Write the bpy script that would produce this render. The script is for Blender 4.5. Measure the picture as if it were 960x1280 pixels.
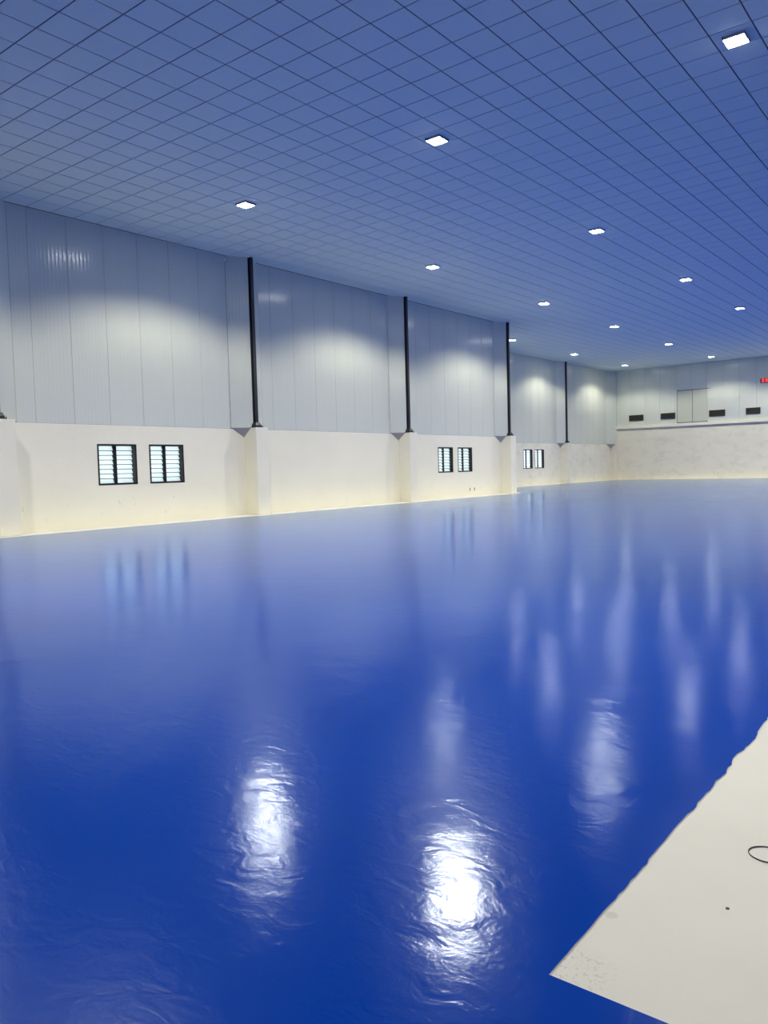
import bpy, bmesh, math, random
from mathutils import Vector, Matrix
from mathutils.geometry import tessellate_polygon
random.seed(7)
sc = bpy.context.scene
for o in list(bpy.data.objects):
    bpy.data.objects.remove(o)

# ------------------------------------------------------------------ camera, world, exposure
CAM = Vector((0, 0, 1.286))
RIGHT = Vector((0.78726605, 0.61602362, -0.02696428))
UP = Vector((-0.01291123, 0.06018879, 0.99810351))
FWD = Vector((-0.61647828, 0.78542486, -0.05533822))
FPX = 981.3
cd = bpy.data.cameras.new('camera')
cam = bpy.data.objects.new('camera', cd)
sc.collection.objects.link(cam)
cd.sensor_fit = 'VERTICAL'
cd.sensor_height = 36
cd.lens = FPX / 1280 * 36
cd.clip_end = 300
cam.matrix_world = Matrix(((RIGHT.x, UP.x, -FWD.x, CAM.x), (RIGHT.y, UP.y, -FWD.y, CAM.y),
                           (RIGHT.z, UP.z, -FWD.z, CAM.z), (0, 0, 0, 1)))
sc.camera = cam

wd = bpy.data.worlds.new('overcast_sky')
sc.world = wd
wd.use_nodes = True
bgn = wd.node_tree.nodes['Background']
bgn.inputs[0].default_value = (0.90, 0.97, 1.0, 1)
bgn.inputs[1].default_value = 2.2

sc.view_settings.view_transform = 'Standard'
sc.view_settings.look = 'None'
sc.view_settings.gamma = 1
sc.view_settings.use_curve_mapping = False
sc.view_settings.exposure = 0.0
LAMP_WATTS = 1320          # spot power of each ceiling floodlight
LAMP_GLOW = 110            # radiance of its diffuser
LAMP_CONE = 142           # beam angle in degrees

cy = sc.cycles
cy.use_denoising = True
cy.denoising_input_passes = 'RGB_ALBEDO_NORMAL'
cy.max_bounces = 10
cy.diffuse_bounces = 6
cy.glossy_bounces = 4
cy.transmission_bounces = 6
cy.sample_clamp_indirect = 10
cy.caustics_reflective = True
cy.blur_glossy = 1.0
cy.caustics_refractive = False


# ------------------------------------------------------------------ materials
def mat(name, col, rough=0.6, spec=0.5, metal=0.0):
    m = bpy.data.materials.new(name)
    m.use_nodes = True
    b = m.node_tree.nodes['Principled BSDF']
    b.inputs['Base Color'].default_value = (*col, 1)
    b.inputs['Roughness'].default_value = rough
    b.inputs['Specular IOR Level'].default_value = spec
    b.inputs['Metallic'].default_value = metal
    return m


class NT:
    def __init__(self, m):
        self.t = m.node_tree
        self.n = self.t.nodes
        self.b = self.n['Principled BSDF']
        self.co = self.n.new('ShaderNodeTexCoord').outputs['Object']

    def link(self, a, b):
        self.t.links.new(a, b)

    def mapping(self, scale=(1, 1, 1), rot=(0, 0, 0)):
        n = self.n.new('ShaderNodeMapping')
        n.inputs['Scale'].default_value = scale
        n.inputs['Rotation'].default_value = rot
        self.link(self.co, n.inputs[0])
        return n.outputs[0]

    def noise(self, vec, scale, detail=4, rough=.55, dist=0.0):
        n = self.n.new('ShaderNodeTexNoise')
        n.inputs['Scale'].default_value = scale
        n.inputs['Detail'].default_value = detail
        n.inputs['Roughness'].default_value = rough
        n.inputs['Distortion'].default_value = dist
        self.link(vec, n.inputs['Vector'])
        return n.outputs['Fac']

    def ramp(self, fac, a, b, lo=0.0, hi=1.0):
        n = self.n.new('ShaderNodeMapRange')
        n.interpolation_type = 'SMOOTHSTEP'
        self.link(fac, n.inputs[0])
        for i, v in enumerate((a, b, lo, hi)):
            n.inputs[1 + i].default_value = v
        return n.outputs[0]

    def math(self, op, a, b):
        n = self.n.new('ShaderNodeMath')
        n.operation = op
        for i, v in enumerate((a, b)):
            if isinstance(v, (int, float)):
                n.inputs[i].default_value = v
            else:
                self.link(v, n.inputs[i])
        return n.outputs[0]

    def mix(self, fac, a, b):
        n = self.n.new('ShaderNodeMix')
        n.data_type = 'RGBA'
        if isinstance(fac, (int, float)):
            n.inputs[0].default_value = fac
        else:
            self.link(fac, n.inputs[0])
        for i, v in ((6, a), (7, b)):
            if isinstance(v, tuple):
                n.inputs[i].default_value = (*v, 1)
            else:
                self.link(v, n.inputs[i])
        return n.outputs[2]

    def z(self):
        n = self.n.new('ShaderNodeSeparateXYZ')
        self.link(self.co, n.inputs[0])
        return n.outputs

    def bump(self, h, dist, strength=1.0, prev=None):
        n = self.n.new('ShaderNodeBump')
        n.inputs['Strength'].default_value = strength
        n.inputs['Distance'].default_value = dist
        self.link(h, n.inputs['Height'])
        if prev is not None:
            self.link(prev, n.inputs['Normal'])
        return n.outputs[0]


# glossy blue epoxy coat, rolled and trowelled: gently wavy
M_BLUE = mat('blue_epoxy', (0.002, 0.045, 0.34), 0.17, 0.5)
t = NT(M_BLUE)
big = t.noise(t.mapping((0.35, 0.35, 1)), 1.0, 3)
c = t.mix(t.ramp(big, .35, .65), (0.0, 0.040, 0.34), (0.0, 0.047, 0.38))
rg = t.noise(t.mapping((0.9, 0.9, 1)), 1.3, 4)
n1 = t.noise(t.mapping((1, 1, 1)), 1.6, 2, .5, .6)
n2 = t.noise(t.mapping((1, 1.6, 1), (0, 0, .7)), 7.0, 3, .5, 1.2)
n3 = t.noise(t.mapping((1, 1, 1)), 70.0, 2, .5)
b1 = t.bump(n1, 0.004)
b2 = t.bump(n2, 0.0014, 1, b1)
b3 = t.bump(n3, 0.00022, 1, b2)
# clear gloss with short highlight tails over the blue pigment
df = t.n.new('ShaderNodeBsdfDiffuse')
t.link(c, df.inputs['Color'])
gs = t.n.new('ShaderNodeBsdfAnisotropic')
gs.distribution = 'BECKMANN'
t.link(t.ramp(rg, .3, .7, .14, .185), gs.inputs['Roughness'])
fr = t.n.new('ShaderNodeFresnel')
fr.inputs['IOR'].default_value = 1.36
g2 = t.n.new('ShaderNodeBsdfAnisotropic')
g2.distribution = 'BECKMANN'
g2.inputs['Roughness'].default_value = .278
mg = t.n.new('ShaderNodeMixShader')
mg.inputs[0].default_value = .22
t.link(gs.outputs[0], mg.inputs[1])
t.link(g2.outputs[0], mg.inputs[2])
gs.inputs['Color'].default_value = g2.inputs['Color'].default_value = (0.78, 0.885, 1.0, 1)
ms = t.n.new('ShaderNodeMixShader')
for nd in (df, gs, g2, fr):
    t.link(b3, nd.inputs['Normal'])
t.link(fr.outputs[0], ms.inputs[0])
t.link(df.outputs[0], ms.inputs[1])
t.link(mg.outputs[0], ms.inputs[2])
t.link(ms.outputs[0], t.n['Material Output'].inputs[0])

# off-white primer on the slab
M_SLAB = mat('white_primer', (0.72, 0.70, 0.65), 0.55, 0.3)
t = NT(M_SLAB)
a = t.noise(t.mapping(), 1.4, 3)
c = t.mix(t.ramp(a, .35, .7), (0.715, 0.705, 0.63), (0.68, 0.665, 0.595))
d = t.noise(t.mapping(), 26, 5, .7)
c = t.mix(t.ramp(d, .70, .80, 0, .35), c, (0.42, 0.40, 0.34))


def spot(x, y, r0, r1, amount):
    n = t.n.new('ShaderNodeVectorMath')
    n.operation = 'DISTANCE'
    t.link(t.co, n.inputs[0])
    n.inputs[1].default_value = (x, y, 0)
    return t.ramp(n.outputs['Value'], r0, r1, amount, 0)


# a grey thumb-sized smear by the coating edge and scuffing in the corner of the bare patch
c = t.mix(spot(-.853, 2.085, .014, .022, .35), c, (0.40, 0.39, 0.33))
sp = t.noise(t.mapping(), 75, 3, .7)
c = t.mix(t.math('MULTIPLY', t.ramp(sp, .54, .62), spot(-.83, 1.80, .05, .12, .5)), c, (0.40, 0.37, 0.31))
t.link(c, t.b.inputs['Base Color'])
t.link(t.bump(t.noise(t.mapping(), 120, 2), .0004), t.b.inputs['Normal'])


def cream(name, grime, base=(0.78, 0.755, 0.61)):
    m = mat(name, base, 0.75, 0.25)
    t = NT(m)
    xyz = t.z()
    a = t.noise(t.mapping((.6, .6, .9)), 1.0, 5, .6)
    c = t.mix(t.ramp(a, .3, .7, 0, .5), base, tuple(v * .93 for v in base))
    # yellower tint towards the foot of the wall, ragged upper edge
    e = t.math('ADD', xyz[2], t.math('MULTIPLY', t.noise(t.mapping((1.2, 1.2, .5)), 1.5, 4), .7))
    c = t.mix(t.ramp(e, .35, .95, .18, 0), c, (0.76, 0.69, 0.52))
    # scuffs
    s = t.noise(t.mapping((1.6, 1.6, .8)), 3.2, 6, .72, .4)
    band = t.math('MULTIPLY', t.ramp(xyz[2], .15, .4), t.ramp(xyz[2], .55, .85, 1, 0))
    f = t.math('MULTIPLY', t.ramp(s, .60, .70), band)
    c = t.mix(t.math('MULTIPLY', f, .45), c, (0.36, 0.33, 0.29))
    if grime:
        g = t.noise(t.mapping((.9, .9, 1.5)), 1.1, 8, .74, .4)
        c = t.mix(t.ramp(g, .45, .72, 0, grime), c, (0.44, 0.40, 0.30))
    t.link(c, t.b.inputs['Base Color'])
    t.link(t.bump(t.noise(t.mapping(), 9, 5, .65), .004), t.b.inputs['Normal'])
    return m


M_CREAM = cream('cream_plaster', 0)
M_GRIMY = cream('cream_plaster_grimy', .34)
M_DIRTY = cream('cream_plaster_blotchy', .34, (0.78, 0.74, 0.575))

M_PANEL = mat('grey_sheet_steel', (0.64, 0.66, 0.52), 0.17, 0.5)
t = NT(M_PANEL)
a = t.noise(t.mapping((.7, .7, .25)), 1.6, 4)
t.link(t.mix(t.ramp(a, .3, .7), (0.68, 0.71, 0.58), (0.72, 0.75, 0.61)), t.b.inputs['Base Color'])
M_SEAM = mat('dark_seam', (0.06, 0.065, 0.07), .8, .2)
M_FLASH = mat('galvanised_flashing', (0.42, 0.41, 0.36), .5, .4)
M_TILE = mat('white_ceiling_tile', (0.75, 0.85, 0.70), .8, .25)
M_GRID = mat('ceiling_backing', (0.10, 0.11, 0.13), .9, .1)
M_STEEL = mat('dark_painted_steel', (0.018, 0.020, 0.024), .45, .5)
M_BOLT = mat('bolt_steel', (0.05, 0.05, 0.05), .35, .5, .6)
M_BLACK = mat('black_aluminium', (0.008, 0.008, 0.009), .45, .4)
M_VENT = mat('vent_slat', (0.035, 0.035, 0.033), .6, .3)
M_VENTBACK = mat('vent_void', (0.006, 0.006, 0.006), .9, .1)
M_HOUSE = mat('lamp_housing', (0.35, 0.35, 0.36), .5, .4)
M_DOOR = mat('door_sheet', (0.52, 0.54, 0.43), .3, .5)
M_GLASS = mat('frosted_louvre_glass', (0.80, 0.93, 0.95), .3, .5)
nt = M_GLASS.node_tree
tr = nt.nodes.new('ShaderNodeBsdfTranslucent')
tr.inputs[0].default_value = (0.92, 0.97, 0.98, 1)
mx = nt.nodes.new('ShaderNodeMixShader')
mx.inputs[0].default_value = .8
nt.links.new(nt.nodes['Principled BSDF'].outputs[0], mx.inputs[1])
nt.links.new(tr.outputs[0], mx.inputs[2])
nt.links.new(mx.outputs[0], nt.nodes['Material Output'].inputs[0])


def emit(name, col, s):
    m = mat(name, (0, 0, 0))
    b = m.node_tree.nodes['Principled BSDF']
    b.inputs['Emission Color'].default_value = (*col, 1)
    b.inputs['Emission Strength'].default_value = s
    return m


M_GLOW = emit('lamp_diffuser', (1.0, 0.97, 0.92), LAMP_GLOW)
M_RED = emit('red_led', (1.0, 0.05, 0.06), 3.0)


# ------------------------------------------------------------------ mesh helpers
class MB:
    def __init__(self):
        self.v = []
        self.f = []

    def quad(self, *pts):
        i = len(self.v)
        self.v += [tuple(p) for p in pts]
        self.f.append(tuple(range(i, i + len(pts))))

    def box(self, x0, x1, y0, y1, z0, z1):
        i = len(self.v)
        self.v += [(x, y, z) for z in (z0, z1) for y in (y0, y1) for x in (x0, x1)]
        for q in ((0, 2, 3, 1), (4, 5, 7, 6), (0, 1, 5, 4), (2, 6, 7, 3), (0, 4, 6, 2), (1, 3, 7, 5)):
            self.f.append(tuple(i + k for k in q))
        return self

    def prism(self, poly, z0, z1):
        """extrude a counter-clockwise xy outline"""
        i, n = len(self.v), len(poly)
        self.v += [(x, y, z0) for x, y in poly] + [(x, y, z1) for x, y in poly]
        self.f.append(tuple(i + k for k in reversed(range(n))))
        self.f.append(tuple(i + n + k for k in range(n)))
        for k in range(n):
            j = (k + 1) % n
            self.f.append((i + k, i + j, i + n + j, i + n + k))
        return self

    def cyl(self, cx, cy_, z0, z1, r, n=6):
        return self.prism([(cx + r * math.cos(2 * math.pi * k / n), cy_ + r * math.sin(2 * math.pi * k / n)) for k in range(n)], z0, z1)

    def mesh(self, name, m, smooth=False):
        me = bpy.data.meshes.new(name)
        me.from_pydata(self.v, [], self.f)
        me.materials.append(m)
        if smooth:
            for p in me.polygons:
                p.use_smooth = True
        me.update()
        return me

    def build(self, name, m, parent=None, loc=(0, 0, 0), rotz=0, bevel=0, smooth=False):
        o = link(name, self.mesh(name, m, smooth), parent, loc, rotz)
        if bevel:
            bv = o.modifiers.new('bevel', 'BEVEL')
            bv.width = bevel
            bv.segments = 2
            bv.limit_method = 'ANGLE'
        return o


def link(name, me, parent=None, loc=(0, 0, 0), rotz=0):
    o = bpy.data.objects.new(name, me)
    sc.collection.objects.link(o)
    o.parent = parent
    o.location = loc
    o.rotation_euler = (0, 0, rotz)
    return o


def thing(name, label, cat, loc=(0, 0, 0), group=None, rotz=0):
    o = link(name, None, None, loc, rotz)
    return tag(o, label, cat, group)


def tag(o, label, cat, group=None):
    o['label'] = label
    o['category'] = cat
    if group:
        o['group'] = group
    return o


def struct(o, label=None):
    o['kind'] = 'structure'
    if label:
        o['label'] = label
    return o


def holed_wall(mb, u0, u1, z0, z1, holes, depth, P):
    """front face with rectangular holes plus their reveals; P(u, d, z) -> point, d goes into the wall"""
    us = sorted({u0, u1, *[h[0] for h in holes], *[h[1] for h in holes]})
    zs = sorted({z0, z1, *[h[2] for h in holes], *[h[3] for h in holes]})
    for a, b in zip(us, us[1:]):
        for c_, e in zip(zs, zs[1:]):
            um, zm = (a + b) / 2, (c_ + e) / 2
            if any(h[0] < um < h[1] and h[2] < zm < h[3] for h in holes):
                continue
            mb.quad(P(a, 0, c_), P(b, 0, c_), P(b, 0, e), P(a, 0, e))
            mb.quad(P(b, depth, c_), P(a, depth, c_), P(a, depth, e), P(b, depth, e))
    for h in holes:
        a, b, c_, e = h
        mb.quad(P(a, 0, c_), P(a, 0, e), P(a, depth, e), P(a, depth, c_))
        mb.quad(P(b, 0, e), P(b, 0, c_), P(b, depth, c_), P(b, depth, e))
        mb.quad(P(b, 0, c_), P(a, 0, c_), P(a, depth, c_), P(b, depth, c_))
        mb.quad(P(a, 0, e), P(b, 0, e), P(b, depth, e), P(a, depth, e))
    for q in ((u0, z0, u1, z0), (u1, z0, u1, z1), (u1, z1, u0, z1), (u0, z1, u0, z0)):
        a, c_, b, e = q
        mb.quad(P(b, 0, e), P(a, 0, c_), P(a, depth, c_), P(b, depth, e))


# ------------------------------------------------------------------ layout (metres, floor z = 0)
WX = -17.95               # lower wall, near bays
WX2 = -22.35              # lower wall, recessed bays
STEP = 32.25              # where the left wall steps back
BY = 55.6                 # back wall
XR, YF = 9.0, -6.0        # right wall and wall behind the camera (out of frame)
SLOPE = 0.0055
CZ0 = 7.543


def ceil_z(y):
    return CZ0 + SLOPE * y


PY = {k: 16.376 + 7.742 * (k - 1) for k in range(0, 6)}   # pier centres
PIER_TOP = 2.612
PB = 2.59                 # underside of the wall panels
PITCH = 0.995

# ------------------------------------------------------------------ floor
fl = MB().box(-22.9, XR + .3, YF - .3, BY + .3, -.2, 0).build('floor', M_SLAB)
struct(fl, 'off white primed floor slab showing as a bare patch and a strip along the walls')


def jag(p, q, step, amp, seed):
    r = random.Random(seed)
    p, q = Vector(p), Vector(q)
    n = max(2, int((q - p).length / step))
    nr = Vector((-(q - p).y, (q - p).x)).normalized()
    out, o = [], 0
    for i in range(n):
        o = o * .72 + r.uniform(-amp, amp)
        out.append(p.lerp(q, i / n) + nr * (o if i else 0))
    return out


outer = (jag((-17.03, YF + .02), (-17.05, 32.0), .22, .022, 1) + jag((-17.25, 32.1), (-17.5, 32.75), .2, .01, 2)
         + jag((-17.6, 32.8), (-21.7, 32.8), .4, .02, 3) + jag((-21.78, 32.9), (-21.95, 54.95), .3, .02, 4)
         + jag((-21.6, 55.28), (XR - .02, 55.34), .5, .012, 5) + [Vector((XR - .02, YF + .02))])
outer = list(reversed(outer))
hole = (jag((-.876, 1.737), (-.876, 2.1), .05, .0015, 8) + jag((-.876, 2.1), (-.872, 2.45), .03, .0035, 9)
        + jag((-.876, 2.45), (-.876, 2.9), .05, .002, 10) + jag((-.868, 2.9), (-.885, 4.2), .035, .007, 11)
        + jag((-.885, 4.2), (-.88, 9), .06, .006, 12) + jag((-.88, 9), (8.6, 9), .3, .006, 13)
        + jag((8.6, 9), (8.6, 1.737), .3, .006, 14) + jag((8.6, 1.737), (-.876, 1.737), .15, .0012, 15))
TH = .004
loops = [[Vector((p.x, p.y, 0)) for p in l] for l in (outer, hole)]
tris = tessellate_polygon(loops)
flat = [p for l in loops for p in l]
mb = MB()
mb.v = [(p.x, p.y, TH) for p in flat] + [(p.x, p.y, 0.0003) for p in flat]
nF = len(flat)
for a, b, c_ in tris:
    n = (flat[b] - flat[a]).cross(flat[c_] - flat[a])
    mb.f.append((a, b, c_) if n.z > 0 else (a, c_, b))
k0 = 0
for l in loops:
    for i in range(len(l)):
        j = (i + 1) % len(l)
        mb.f.append((k0 + i, k0 + j, nF + k0 + j, nF + k0 + i))
    k0 += len(l)
bl = mb.build('blue_coating', M_BLUE, fl)
bl['label'] = 'glossy royal blue epoxy coating with a ragged edge'

# ------------------------------------------------------------------ ceiling: tiles hung under a dark backing
GX, GY = -11.9096, 6.6473           # one crossing of the tile joints
ce = MB()
ce.quad((XR, YF, .010), (WX - .3, YF, .010), (WX - .3, STEP, .010), (XR, STEP, .010))
ce.quad((XR, STEP, .010), (WX2 - .3, STEP, .010), (WX2 - .3, BY + .2, .010), (XR, BY + .2, .010))
ce = ce.build('ceiling', M_GRID, None, (0, 0, CZ0))
ce.rotation_euler = (math.atan(SLOPE), 0, 0)
struct(ce, 'broad flat ceiling of square white tiles with dark joints')


def px(p):
    d = Vector(p) - CAM
    w = d.dot(FWD)
    if w < .5:
        return None
    return 480 + FPX * d.dot(RIGHT) / w, 640 - FPX * d.dot(UP) / w


cells = []
G = .010
for i in range(-20, 36):
    for j in range(-22, 84):
        x0, x1 = GX + .6 * i, GX + .6 * i + .6
        y0, y1 = GY + .6 * j, GY + .6 * j + .6
        xl = WX if (y0 + y1) / 2 < STEP else WX2
        x0, x1, y0, y1 = max(x0, xl), min(x1, XR), max(y0, YF), min(y1, BY)
        if x1 - x0 < .06 or y1 - y0 < .06:
            continue
        q = [px((a, b, ceil_z(b))) for a, b in ((x0, y0), (x1, y0), (x1, y1), (x0, y1))]
        area = 0
        if all(q):
            cx_, cy_ = sum(p[0] for p in q) / 4, sum(p[1] for p in q) / 4
            if -15 < cx_ < 975 and -15 < cy_ < 1280:
                area = abs(sum(q[k][0] * q[(k + 1) % 4][1] - q[(k + 1) % 4][0] * q[k][1] for k in range(4))) / 2
        cells.append((area, x0 + G, x1 - G, y0 + G, y1 - G))
cells.sort(reverse=True)


def tile_mesh(mb, x0, x1, y0, y1, drop=0.0):
    c = .003
    i = len(mb.v)
    mb.v += [(x0, y0, .010), (x1, y0, .010), (x1, y1, .010), (x0, y1, .010),
             (x0, y0, c - drop), (x1, y0, c - drop), (x1, y1, c - drop), (x0, y1, c - drop),
             (x0 + c, y0 + c, -drop), (x1 - c, y0 + c, -drop), (x1 - c, y1 - c, -drop), (x0 + c, y1 - c, -drop)]
    for a in (0, 4):
        for k in range(4):
            j = (k + 1) % 4
            mb.f.append((i + a + j, i + a + k, i + a + 4 + k, i + a + 4 + j))
    mb.f.append((i + 11, i + 10, i + 9, i + 8))


shared = {}
rt = random.Random(3)
for area, x0, x1, y0, y1 in cells[:300]:
    w, h = round(x1 - x0, 3), round(y1 - y0, 3)
    if (w, h) not in shared:
        m_ = MB()
        tile_mesh(m_, -w / 2, w / 2, -h / 2, h / 2)
        shared[(w, h)] = m_.mesh('ceiling_tile', M_TILE)
    link('ceiling_tile', shared[(w, h)], ce, ((x0 + x1) / 2, (y0 + y1) / 2, rt.uniform(-.0015, 0)))
rest = MB()
for area, x0, x1, y0, y1 in cells[300:]:
    tile_mesh(rest, x0, x1, y0, y1, rt.uniform(0, .0015))
ro = rest.build('far_ceiling_tiles', M_TILE, ce)
ro['kind'] = 'stuff'


# ------------------------------------------------------------------ wall panels (ribbed sheet steel)
panel_cache = {}


def panel_mesh(width):
    """front at +local y = 0 facing local -y ... width along local x, unit height"""
    key = round(width, 3)
    if key not in panel_cache:
        w = width - .006
        m_ = MB()
        n = max(6, int(round(w / .1)) * 6)
        pr = [(0, .03), (.0, .004), (.004, 0)]
        for k in range(1, n):
            x = w * k / n
            if .006 < x < w - .006:
                pr.append((x, .0013 * (1 - math.cos(2 * math.pi * x / .0995)) / 2 * 1.5))
        pr += [(w - .004, 0), (w, .004), (w, .03)]
        for x, d in pr:
            m_.v += [(x - w / 2, d, 0), (x - w / 2, d, 1)]
        for k in range(len(pr) - 1):
            m_.f.append((2 * k, 2 * k + 2, 2 * k + 3, 2 * k + 1))
        nn = len(pr)
        m_.f.append(tuple(2 * k for k in reversed(range(nn))))
        me = m_.mesh('wall_panel', M_PANEL)
        for p in me.polygons:
            p.use_smooth = len(p.vertices) == 4
        panel_cache[key] = me
    return panel_cache[key]


def add_panel(parent, p, q, z0, name='wall_panel'):
    """panel whose front runs from p to q; the room lies to the right of p->q seen from above"""
    p, q = Vector(p), Vector(q)
    d = q - p
    c_ = (p + q) / 2
    o = link(name, panel_mesh(d.length), parent, (c_.x, c_.y, z0), math.atan2(d.y, d.x))
    o.scale = (1, 1, ceil_z(min(p.y, q.y)) - .002 - z0)
    return o


# ------------------------------------------------------------------ louvred windows
def window(n, face_x, y0, y1, z0, z1, label):
    D = .20
    w = link('window_%d' % n, None, None, (face_x, (y0 + y1) / 2, z0))
    struct(w, label)
    W, H = y1 - y0, z1 - z0
    f = MB()
    T = .045
    f.box(-D, .004, -W / 2, -W / 2 + T, 0, H)
    f.box(-D, .004, W / 2 - T, W / 2, 0, H)
    f.box(-D, .004, -W / 2 + T, W / 2 - T, H - T, H)
    f.box(-D, .004, -W / 2 + T, W / 2 - T, 0, T)
    f.build('frame', M_BLACK, w)
    MB().box(-D + .01, -D + .09, -.045, .045, T, H - T).build('mullion', M_BLACK, w)
    nb = 8
    pitch = (H - 2 * T) / nb
    for s in (-1, 1):
        a, b = (.046, W / 2 - T - .001) if s > 0 else (-W / 2 + T + .001, -.046)
        for k in range(nb):
            zc = T + pitch * (k + .5)
            gl = MB()
            hh, dx = pitch * .49, .026
            gl.v = [(-dx, a, -hh), (-dx, b, -hh), (dx, b, hh), (dx, a, hh)]
            gl.v += [(x + .006, y, z) for x, y, z in gl.v]
            gl.f = [(3, 2, 1, 0), (4, 5, 6, 7), (0, 1, 5, 4), (1, 2, 6, 5), (2, 3, 7, 6), (3, 0, 4, 7)]
            gl.v = [(-x, y, z) for x, y, z in gl.v]
            gl.f = [tuple(reversed(q)) for q in gl.f]
            gl.build('louvre_blade', M_GLASS, w, (-D + .05, 0, zc))
        for k in range(1, nb):
            z = T + pitch * k
            MB().box(-D + .085, -D + .099, a, b, z - .008, z + .008).build('bar', M_BLACK, w)
    return w


# ------------------------------------------------------------------ left wall, near bays
wl = link('wall_left', None)
struct(wl, 'long left wall, grey steel panels above a cream plastered dado with piers')
H1 = [(11.205, 12.355, 1.05, 2.10), (12.745, 13.875, 1.05, 2.10), (26.52, 27.63, 1.05, 2.09), (28.0, 29.14, 1.05, 2.09)]
mb = MB()
holed_wall(mb, YF, STEP, 0, PB - .004, H1, .23, lambda u, d, z: (WX - d, u, z))
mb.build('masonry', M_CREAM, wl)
# plain backing behind the panels
MB().box(WX - .14, WX - .031, YF, STEP, PB, ceil_z(YF) - .01).build('backing_sheet', M_SEAM, wl)

wr = link('wall_recess', None)
struct(wr, 'set back stretch of left wall beyond the step, grimy cream below grey panels')
H2 = [(42.05, 43.23, 1.04, 2.20), (43.555, 44.77, 1.04, 2.20)]
mb = MB()
holed_wall(mb, STEP, BY + .2, 0, PB - .004, H2, .23, lambda u, d, z: (WX2 - d, u, z))
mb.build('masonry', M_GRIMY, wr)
MB().box(WX2 - .14, WX2 - .031, STEP, BY + .2, PB, ceil_z(STEP) - .01).build('backing_sheet', M_SEAM, wr)

# the return between both stretches, hidden from this side
rw = MB().box(WX2 - .3, WX - .24, STEP - .15, STEP, 0, ceil_z(STEP) - .01).build('wall_return', M_PANEL)
struct(rw)


def pier(parent, k, face, m):
    y = PY[k]
    MB().box(face, face + .54, y - .239, y + .239, 0, PIER_TOP).build('pier', m, parent, bevel=.012)


def flashing(parent, a, b, c_):
    """thin triangular closer under the slanted panel"""
    a, b, c_ = Vector(a), Vector(b), Vector(c_)
    n = (b - a).cross(c_ - a).normalized() * .004
    m_ = MB()
    m_.v = [tuple(p) for p in (a, b, c_)] + [tuple(p + n) for p in (a, b, c_)]
    m_.f = [(2, 1, 0), (3, 4, 5), (0, 1, 4, 3), (1, 2, 5, 4), (2, 0, 3, 5)]
    m_.build('flashing', M_FLASH, parent)


FOLD, CX, CY = .64, -.07, .075


def chamfers(parent, k, face, sides=(-1, 1)):
    yc, y = PY[k] - .10, PY[k]
    cxo = face + .36
    for s in sides:
        a, b = (face, yc + s * FOLD), (cxo, yc + s * CY)
        if s < 0:
            add_panel(parent, a, b, PIER_TOP + .002)
        else:
            add_panel(parent, b, a, PIER_TOP + .002)
        # closer
        ys = y + s * .240
        tt = (ys - (yc + s * FOLD)) / (s * CY - s * FOLD)
        bx = face + tt * .36
        flashing(parent, (face + .002, yc + s * FOLD, PIER_TOP), (bx, ys, PIER_TOP), (face + .002, ys, 2.335))


def bay(parent, face, ya, yb, first=.47):
    """flat panels between the folds ya..yb"""
    cuts = [ya, ya + first]
    while cuts[-1] + PITCH < yb - .25:
        cuts.append(cuts[-1] + PITCH)
    cuts.append(yb)
    for a, b in zip(cuts, cuts[1:]):
        add_panel(parent, (face, a), (face, b), PB)


for k in (0, 1, 2, 3):
    pier(wl, k, WX, M_CREAM)
    chamfers(wl, k, WX, (-1, 1) if k < 3 else (-1,))
for k in (0, 1, 2):
    bay(wl, WX, PY[k] - .1 + FOLD, PY[k + 1] - .1 - FOLD)
bay(wl, WX, PY[0] - .1 - FOLD - 6.4, PY[0] - .1 - FOLD)
add_panel(wl, (WX, YF), (WX, PY[0] - .1 - FOLD - 6.4), PB)
# end of the near stretch, behind the last pier
mb = MB().box(WX - .24, WX, STEP - .3, STEP, PB, ceil_z(STEP - .3) - .003)
mb.build('corner_trim', M_PANEL, wl)

pier(wr, 5, WX2, M_GRIMY)
chamfers(wr, 5, WX2)
bay(wr, WX2, STEP + .02, PY[5] - .1 - FOLD, .9)
KF = 54.62
bay(wr, WX2, PY[5] - .1 + FOLD, KF)
add_panel(wr, (WX2, KF), (-21.93, BY - .034), PIER_TOP + .002)
flashing(wr, (WX2 + .002, KF, PIER_TOP), (-22.02, BY - .162, PIER_TOP), (WX2 + .002, BY - .162, 2.30))

for n, (h, x, lab) in enumerate([
        (H1[0], WX, 'black louvred window in the nearest bay, left one of its pair'),
        (H1[1], WX, 'black louvred window in the nearest bay, right one of its pair'),
        (H1[2], WX, 'black louvred window in the third bay, left one of its pair'),
        (H1[3], WX, 'black louvred window in the third bay, right one of its pair'),
        (H2[0], WX2, 'small far louvred window in the set back wall, left one of its pair'),
        (H2[1], WX2, 'small far louvred window in the set back wall, right one of its pair')]):
    window(n + 1, x, *h, lab)

# ------------------------------------------------------------------ steel columns on the piers
COLG = 'steel columns on the piers of the left wall'


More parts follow.
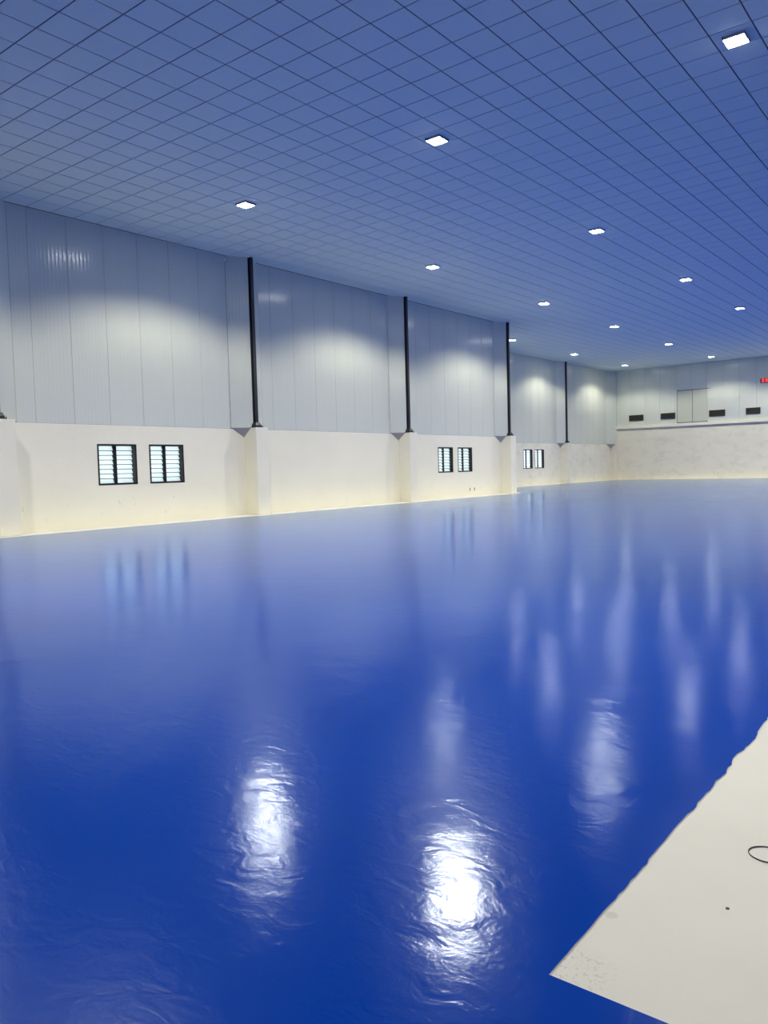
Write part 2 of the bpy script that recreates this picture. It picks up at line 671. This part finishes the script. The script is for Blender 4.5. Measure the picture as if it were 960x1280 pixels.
def column(k, face, label):
    x, y = face + .385, PY[k] - .10
    t_ = thing('steel_column', label, 'column', (x, y, PIER_TOP), COLG)
    H = ceil_z(y) - PIER_TOP - .001
    w, d, tf = .055, .06, .010
    s = MB()
    s.prism([(-d, -w), (-d + tf, -w), (-d + tf, -.004), (d - tf, -.004), (d - tf, -w), (d, -w), (d, w), (d - tf, w),
             (d - tf, .004), (-d + tf, .004), (-d + tf, w), (-d, w)], .021, H)
    s.build('shaft', M_STEEL, t_)
    MB().box(-.152, .152, -.152, .152, 0, .02).build('base_plate', M_STEEL, t_, bevel=.003)
    g = MB()
    for q, z in ((.122, .0205), (.122, .07), (.085, .15)):
        g.v += [(-q, -q, z), (q, -q, z), (q, q, z), (-q, q, z)]
    g.f = [(3, 2, 1, 0), (8, 9, 10, 11)] + [(r + k, r + (k + 1) % 4, r + 4 + (k + 1) % 4, r + 4 + k) for r in (0, 4) for k in range(4)]
    g.build('base_shoe', M_STEEL, t_, bevel=.004)
    for sx in (-1, 1):
        for sy in (-1, 1):
            b_ = MB().cyl(sx * .137, sy * .137, .0205, .075, .007, 8)
            b_.cyl(sx * .137, sy * .137, .0205, .040, .0125, 6)
            b_.build('bolt', M_BOLT, t_)
    return t_


column(0, WX, 'dark steel column cut off by the left edge of the picture')
column(1, WX, 'dark steel column between the nearest window bay and the blank second bay')
column(2, WX, 'dark steel column between the blank second bay and the third bay')
column(3, WX, 'dark steel column where the left wall steps back')
column(5, WX2, 'thin far steel column on the set back wall near the back corner')

# ------------------------------------------------------------------ back wall
wb = link('wall_back', None)
struct(wb, 'far end wall, blotchy cream below a ledge and grey panels above')
MB().box(WX2 - .3, XR + .3, BY, BY + .2, 0, 3.70).build('masonry', M_DIRTY, wb)
MB().box(-21.93, XR, BY - .13, BY - .001, 3.655, 3.86).build('ledge_beam', M_CREAM, wb, bevel=.01)
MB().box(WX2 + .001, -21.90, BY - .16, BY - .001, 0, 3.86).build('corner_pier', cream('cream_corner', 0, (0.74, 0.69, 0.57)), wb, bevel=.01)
MB().box(WX2 - .3, XR + .3, BY, BY + .2, 3.701, ceil_z(BY) + .05).build('backing_sheet', M_SEAM, wb)
DX0, DXM, DX1, DZ = -17.60, -16.575, -15.60, 6.10
x = -21.93
PZ = 3.862
cuts = []
while x < XR:
    cuts.append(x)
    x += 1.045
cuts.append(XR)
for a, b in zip(cuts, cuts[1:]):
    if b < DX0 or a > DX1:
        segs = [(a, b, PZ)]
    else:
        segs = []
        if a < DX0:
            segs.append((a, DX0, PZ))
        if b > DX1:
            segs.append((DX1, b, PZ))
        segs.append((max(a, DX0), min(b, DX1), DZ + .01))
    for p0, p1, z0 in segs:
        if p1 - p0 > .04:
            add_panel(wb, (p0, BY - .033), (p1, BY - .033), z0)

dr = link('door_1', None, None, (DXM, BY - .033, PZ))
struct(dr, 'double leaf grey service door high in the back wall')
H = DZ - PZ
for a, b, nm in ((DX0 + .012, DXM - .014, 'door_leaf'), (DXM + .014, DX1 - .008, 'door_leaf')):
    lf = MB().box(a - DXM, b - DXM, -.004, .03, .045, H - .025).build(nm, M_DOOR, dr, bevel=.004)
MB().box(DX0 - DXM - .01, DX1 - DXM + .03, -.02, .03, .002, .04).build('threshold', M_BLACK, dr)
MB().box(DX0 - DXM - .01, DX1 - DXM + .20, -.008, .004, H - .018, H + .008).build('head_trim', M_VENT, dr)
MB().box(-.012, .012, -.006, .02, .045, H - .02).build('meeting_strip', M_VENT, dr)
MB().box(DX0 - DXM - .012, DX0 - DXM + .010, -.006, .02, .045, H - .02).build('jamb_strip', M_VENT, dr)

VG = 'air vents in the back wall'
for x0, x1, lab in ((-20.99, -19.95, 'dark air vent grille farthest left on the back wall, near the corner'),
                    (-18.73, -17.74, 'dark air vent grille just left of the double door'),
                    (-15.48, -14.45, 'dark air vent grille just right of the double door'),
                    (-13.16, -12.28, 'dark air vent grille farthest right, under the red display')):
    z0, z1 = 4.19, 4.605
    t_ = thing('air_vent', lab, 'vent', ((x0 + x1) / 2, BY - .037, z0), VG)
    W, H = x1 - x0, z1 - z0
    f = MB()
    e = .035
    f.box(-W / 2, -W / 2 + e, -.045, 0, 0, H)
    f.box(W / 2 - e, W / 2, -.045, 0, 0, H)
    f.box(-W / 2 + e, W / 2 - e, -.045, 0, 0, e)
    f.box(-W / 2 + e, W / 2 - e, -.045, 0, H - e, H)
    f.build('frame', M_VENT, t_)
    MB().box(-W / 2 + e, W / 2 - e, -.004, 0, e, H - e).build('backing', M_VENTBACK, t_)
    ns = 7
    for k in range(ns):
        z = e + (H - 2 * e) * (k + .5) / ns
        s = MB()
        s.v = [(-W / 2 + e, -.040, z - .022), (W / 2 - e, -.040, z - .022), (W / 2 - e, -.008, z + .018), (-W / 2 + e, -.008, z + .018)]
        s.v += [(a, b, c_ + .006) for a, b, c_ in s.v]
        s.f = [(3, 2, 1, 0), (4, 5, 6, 7), (0, 1, 5, 4), (1, 2, 6, 5), (2, 3, 7, 6), (3, 0, 4, 7)]
        s.build('slat', M_VENT, t_)

# red seven-segment display, cut by the right edge of the picture
t_ = thing('digital_display', 'black digital display with glowing red digits, cut by the right picture edge', 'display', (-11.75, BY - .034, 6.165))
MB().box(-.52, .52, -.09, 0, 0, .275).build('case', M_BLACK, t_, bevel=.01)


def digit(x, segs):
    m_ = MB()
    w, h, th = .13, .20, .034
    z = .0375
    S = {'a': (x, x + w, z + h - th, z + h), 'd': (x, x + w, z, z + th), 'g': (x, x + w, z + h / 2 - th / 2, z + h / 2 + th / 2),
         'f': (x, x + th, z + h / 2 + .004, z + h), 'e': (x, x + th, z, z + h / 2 - .004),
         'b': (x + w - th, x + w, z + h / 2 + .004, z + h), 'c': (x + w - th, x + w, z, z + h / 2 - .004)}
    for s in segs:
        a, b, c_, e = S[s]
        m_.box(a, b, -.093, -.0905, c_, e)
    m_.build('digit', M_RED, t_)


digit(-.43, 'abcdef')
digit(-.21, 'abcdef')
digit(.08, 'abcdef')
digit(.30, 'abcdef')

# ------------------------------------------------------------------ walls out of frame
struct(MB().box(XR, XR + .2, YF - .2, BY + .2, 0, ceil_z(BY) + .02).build('wall_right', mat('cream_paint', (.30, .29, .27), .8, .2)))
struct(MB().box(WX - .3, XR, YF - .2, YF, 0, ceil_z(YF) + .02).build('wall_front', bpy.data.materials['cream_paint']))

# ------------------------------------------------------------------ ceiling floodlights
LG = 'square floodlights under the tiled ceiling'


def floodlight(x, y, label, power=1.0, r=.145):
    t_ = thing('floodlight', label, 'lamp', (x, y, ceil_z(y) - .003), LG)
    h = MB()
    e, d = r + .008, .05
    for a, b, c_, g in ((-e, e, -e, -r), (-e, e, r, e), (-e, -r, -r, r), (r, e, -r, r)):
        h.box(a, b, c_, g, -d, 0)
    h.box(-r, r, -r, r, -.012, 0)
    h.build('housing', M_HOUSE, t_)
    MB().box(-r + .001, r - .001, -r + .001, r - .001, -d - .004, -d + .012).build('diffuser', M_GLOW, t_)
    for s in (-1, 1):
        MB().box(s * e - .006, s * e + .006, s * e - .02, s * e + .02, -.04, -.004).build('clip', M_BLACK, t_)
    ld = bpy.data.lights.new('floodlight_beam', 'SPOT')
    ld.energy = LAMP_WATTS * power
    ld.color = (1.0, .955, .845)
    ld.spot_size = math.radians(LAMP_CONE)
    ld.spot_blend = .35
    ld.shadow_soft_size = .12
    lo = bpy.data.objects.new('beam', ld)
    sc.collection.objects.link(lo)
    lo.parent = t_
    lo.location = (0, 0, -.075)
    return t_


seen = [
    (-14.069, 12.96, 'square floodlight over the nearest window bay, first of the row along the left wall'),
    (-14.214, 20.95, 'square floodlight second in the row along the left wall'),
    (-14.336, 28.92, 'square floodlight third in the row along the left wall'),
    (-14.441, 36.45, 'square floodlight fourth in the row along the left wall'),
    (-14.512, 44.45, 'square floodlight fifth in the row along the left wall'),
    (-14.453, 52.37, 'square floodlight above the back wall door, last in its row', .6),
    (-8.628, 12.96, 'square floodlight at the top centre of the picture, first of the middle row'),
    (-8.766, 20.94, 'square floodlight second in the middle row'),
    (-8.817, 28.85, 'square floodlight third in the middle row'),
    (-8.801, 36.18, 'square floodlight near the right picture edge, fourth in the middle row'),
    (-3.205, 12.97, 'biggest brightest square floodlight in the top right corner of the picture'),
    (-19.818, 36.30, 'small far floodlight touching the column where the wall steps back', .55),
    (-19.949, 44.12, 'small far floodlight just right of the thin far column', .55),
    (-19.995, 52.22, 'small far floodlight above the back left corner', .5),
]
for s in seen:
    floodlight(*s)
for x, y in [(-8.85, 44.4), (-8.85, 52.3)] + [(-3.25, 12.97 + 7.88 * k) for k in range(1, 6)] \
        + [(x, y) for x in (-14.0, -8.6, -3.2) for y in (5.1,)]:
    floodlight(x, y, 'square floodlight outside the picture, lighting the near floor')
floodlight(2.2, 5.1, 'weak square floodlight added outside the picture to brighten the bare floor patch', .35)  # added unseen lamp, only there to lift the bare floor patch

# ------------------------------------------------------------------ small things
def tube(name, pts, r, m, parent=None, n=6):
    mb = MB()
    pts = [Vector(p) for p in pts]
    for i, p in enumerate(pts):
        d = (pts[min(i + 1, len(pts) - 1)] - pts[max(i - 1, 0)]).normalized()
        u = d.cross(Vector((0, 0, 1))).normalized()
        w = u.cross(d)
        mb.v += [tuple(p + (u * math.cos(k * 2 * math.pi / n) + w * math.sin(k * 2 * math.pi / n)) * r) for k in range(n)]
        if i:
            for k in range(n):
                j = (k + 1) % n
                mb.f.append(((i - 1) * n + k, (i - 1) * n + j, i * n + j, i * n + k))
    return mb.build(name, m, parent, smooth=True)


pts = []
for i in range(131):
    a = i / 130 * 2 * math.pi * 2.15 + .4
    rr = .060 + .0007 * math.sin(a * .5 + 1)
    pts.append((-.573 + rr * math.cos(a) + .0012 * (i / 130), 2.700 + rr * .92 * math.sin(a) + .0012 * math.sin(a * .46),
                .0016 + .006 * (i / 130) * (1 + math.sin(a * .5)) / 2))
wire = tube('wire_coil', pts, .0011, M_BLACK)
tag(wire, 'thin black wire coiled in a loop on the bare white floor patch', 'wire')

cp = MB()
cp.prism([(-.004, -.003), (.003, -.004), (.005, .001), (.001, .004), (-.004, .002)], 0, .003)
o = cp.build('paint_chip', M_BLACK, None, (-.5975, 2.305, .0002))
tag(o, 'tiny dark chip lying on the bare white floor patch', 'chip')

for y, lab in ((28.912, 'small grey socket plate low under the third bay windows, left one'),
               (29.272, 'small grey socket plate low under the third bay windows, right one')):
    t_ = thing('wall_socket', lab, 'socket', (WX + .0005, y, .22), 'socket plates under the third bay windows')
    MB().box(0, .012, -.035, .035, 0, .14).build('plate', M_FLASH, t_, bevel=.003)
    MB().box(.0121, .016, -.012, .012, .045, .095).build('socket_face', M_BLACK, t_)
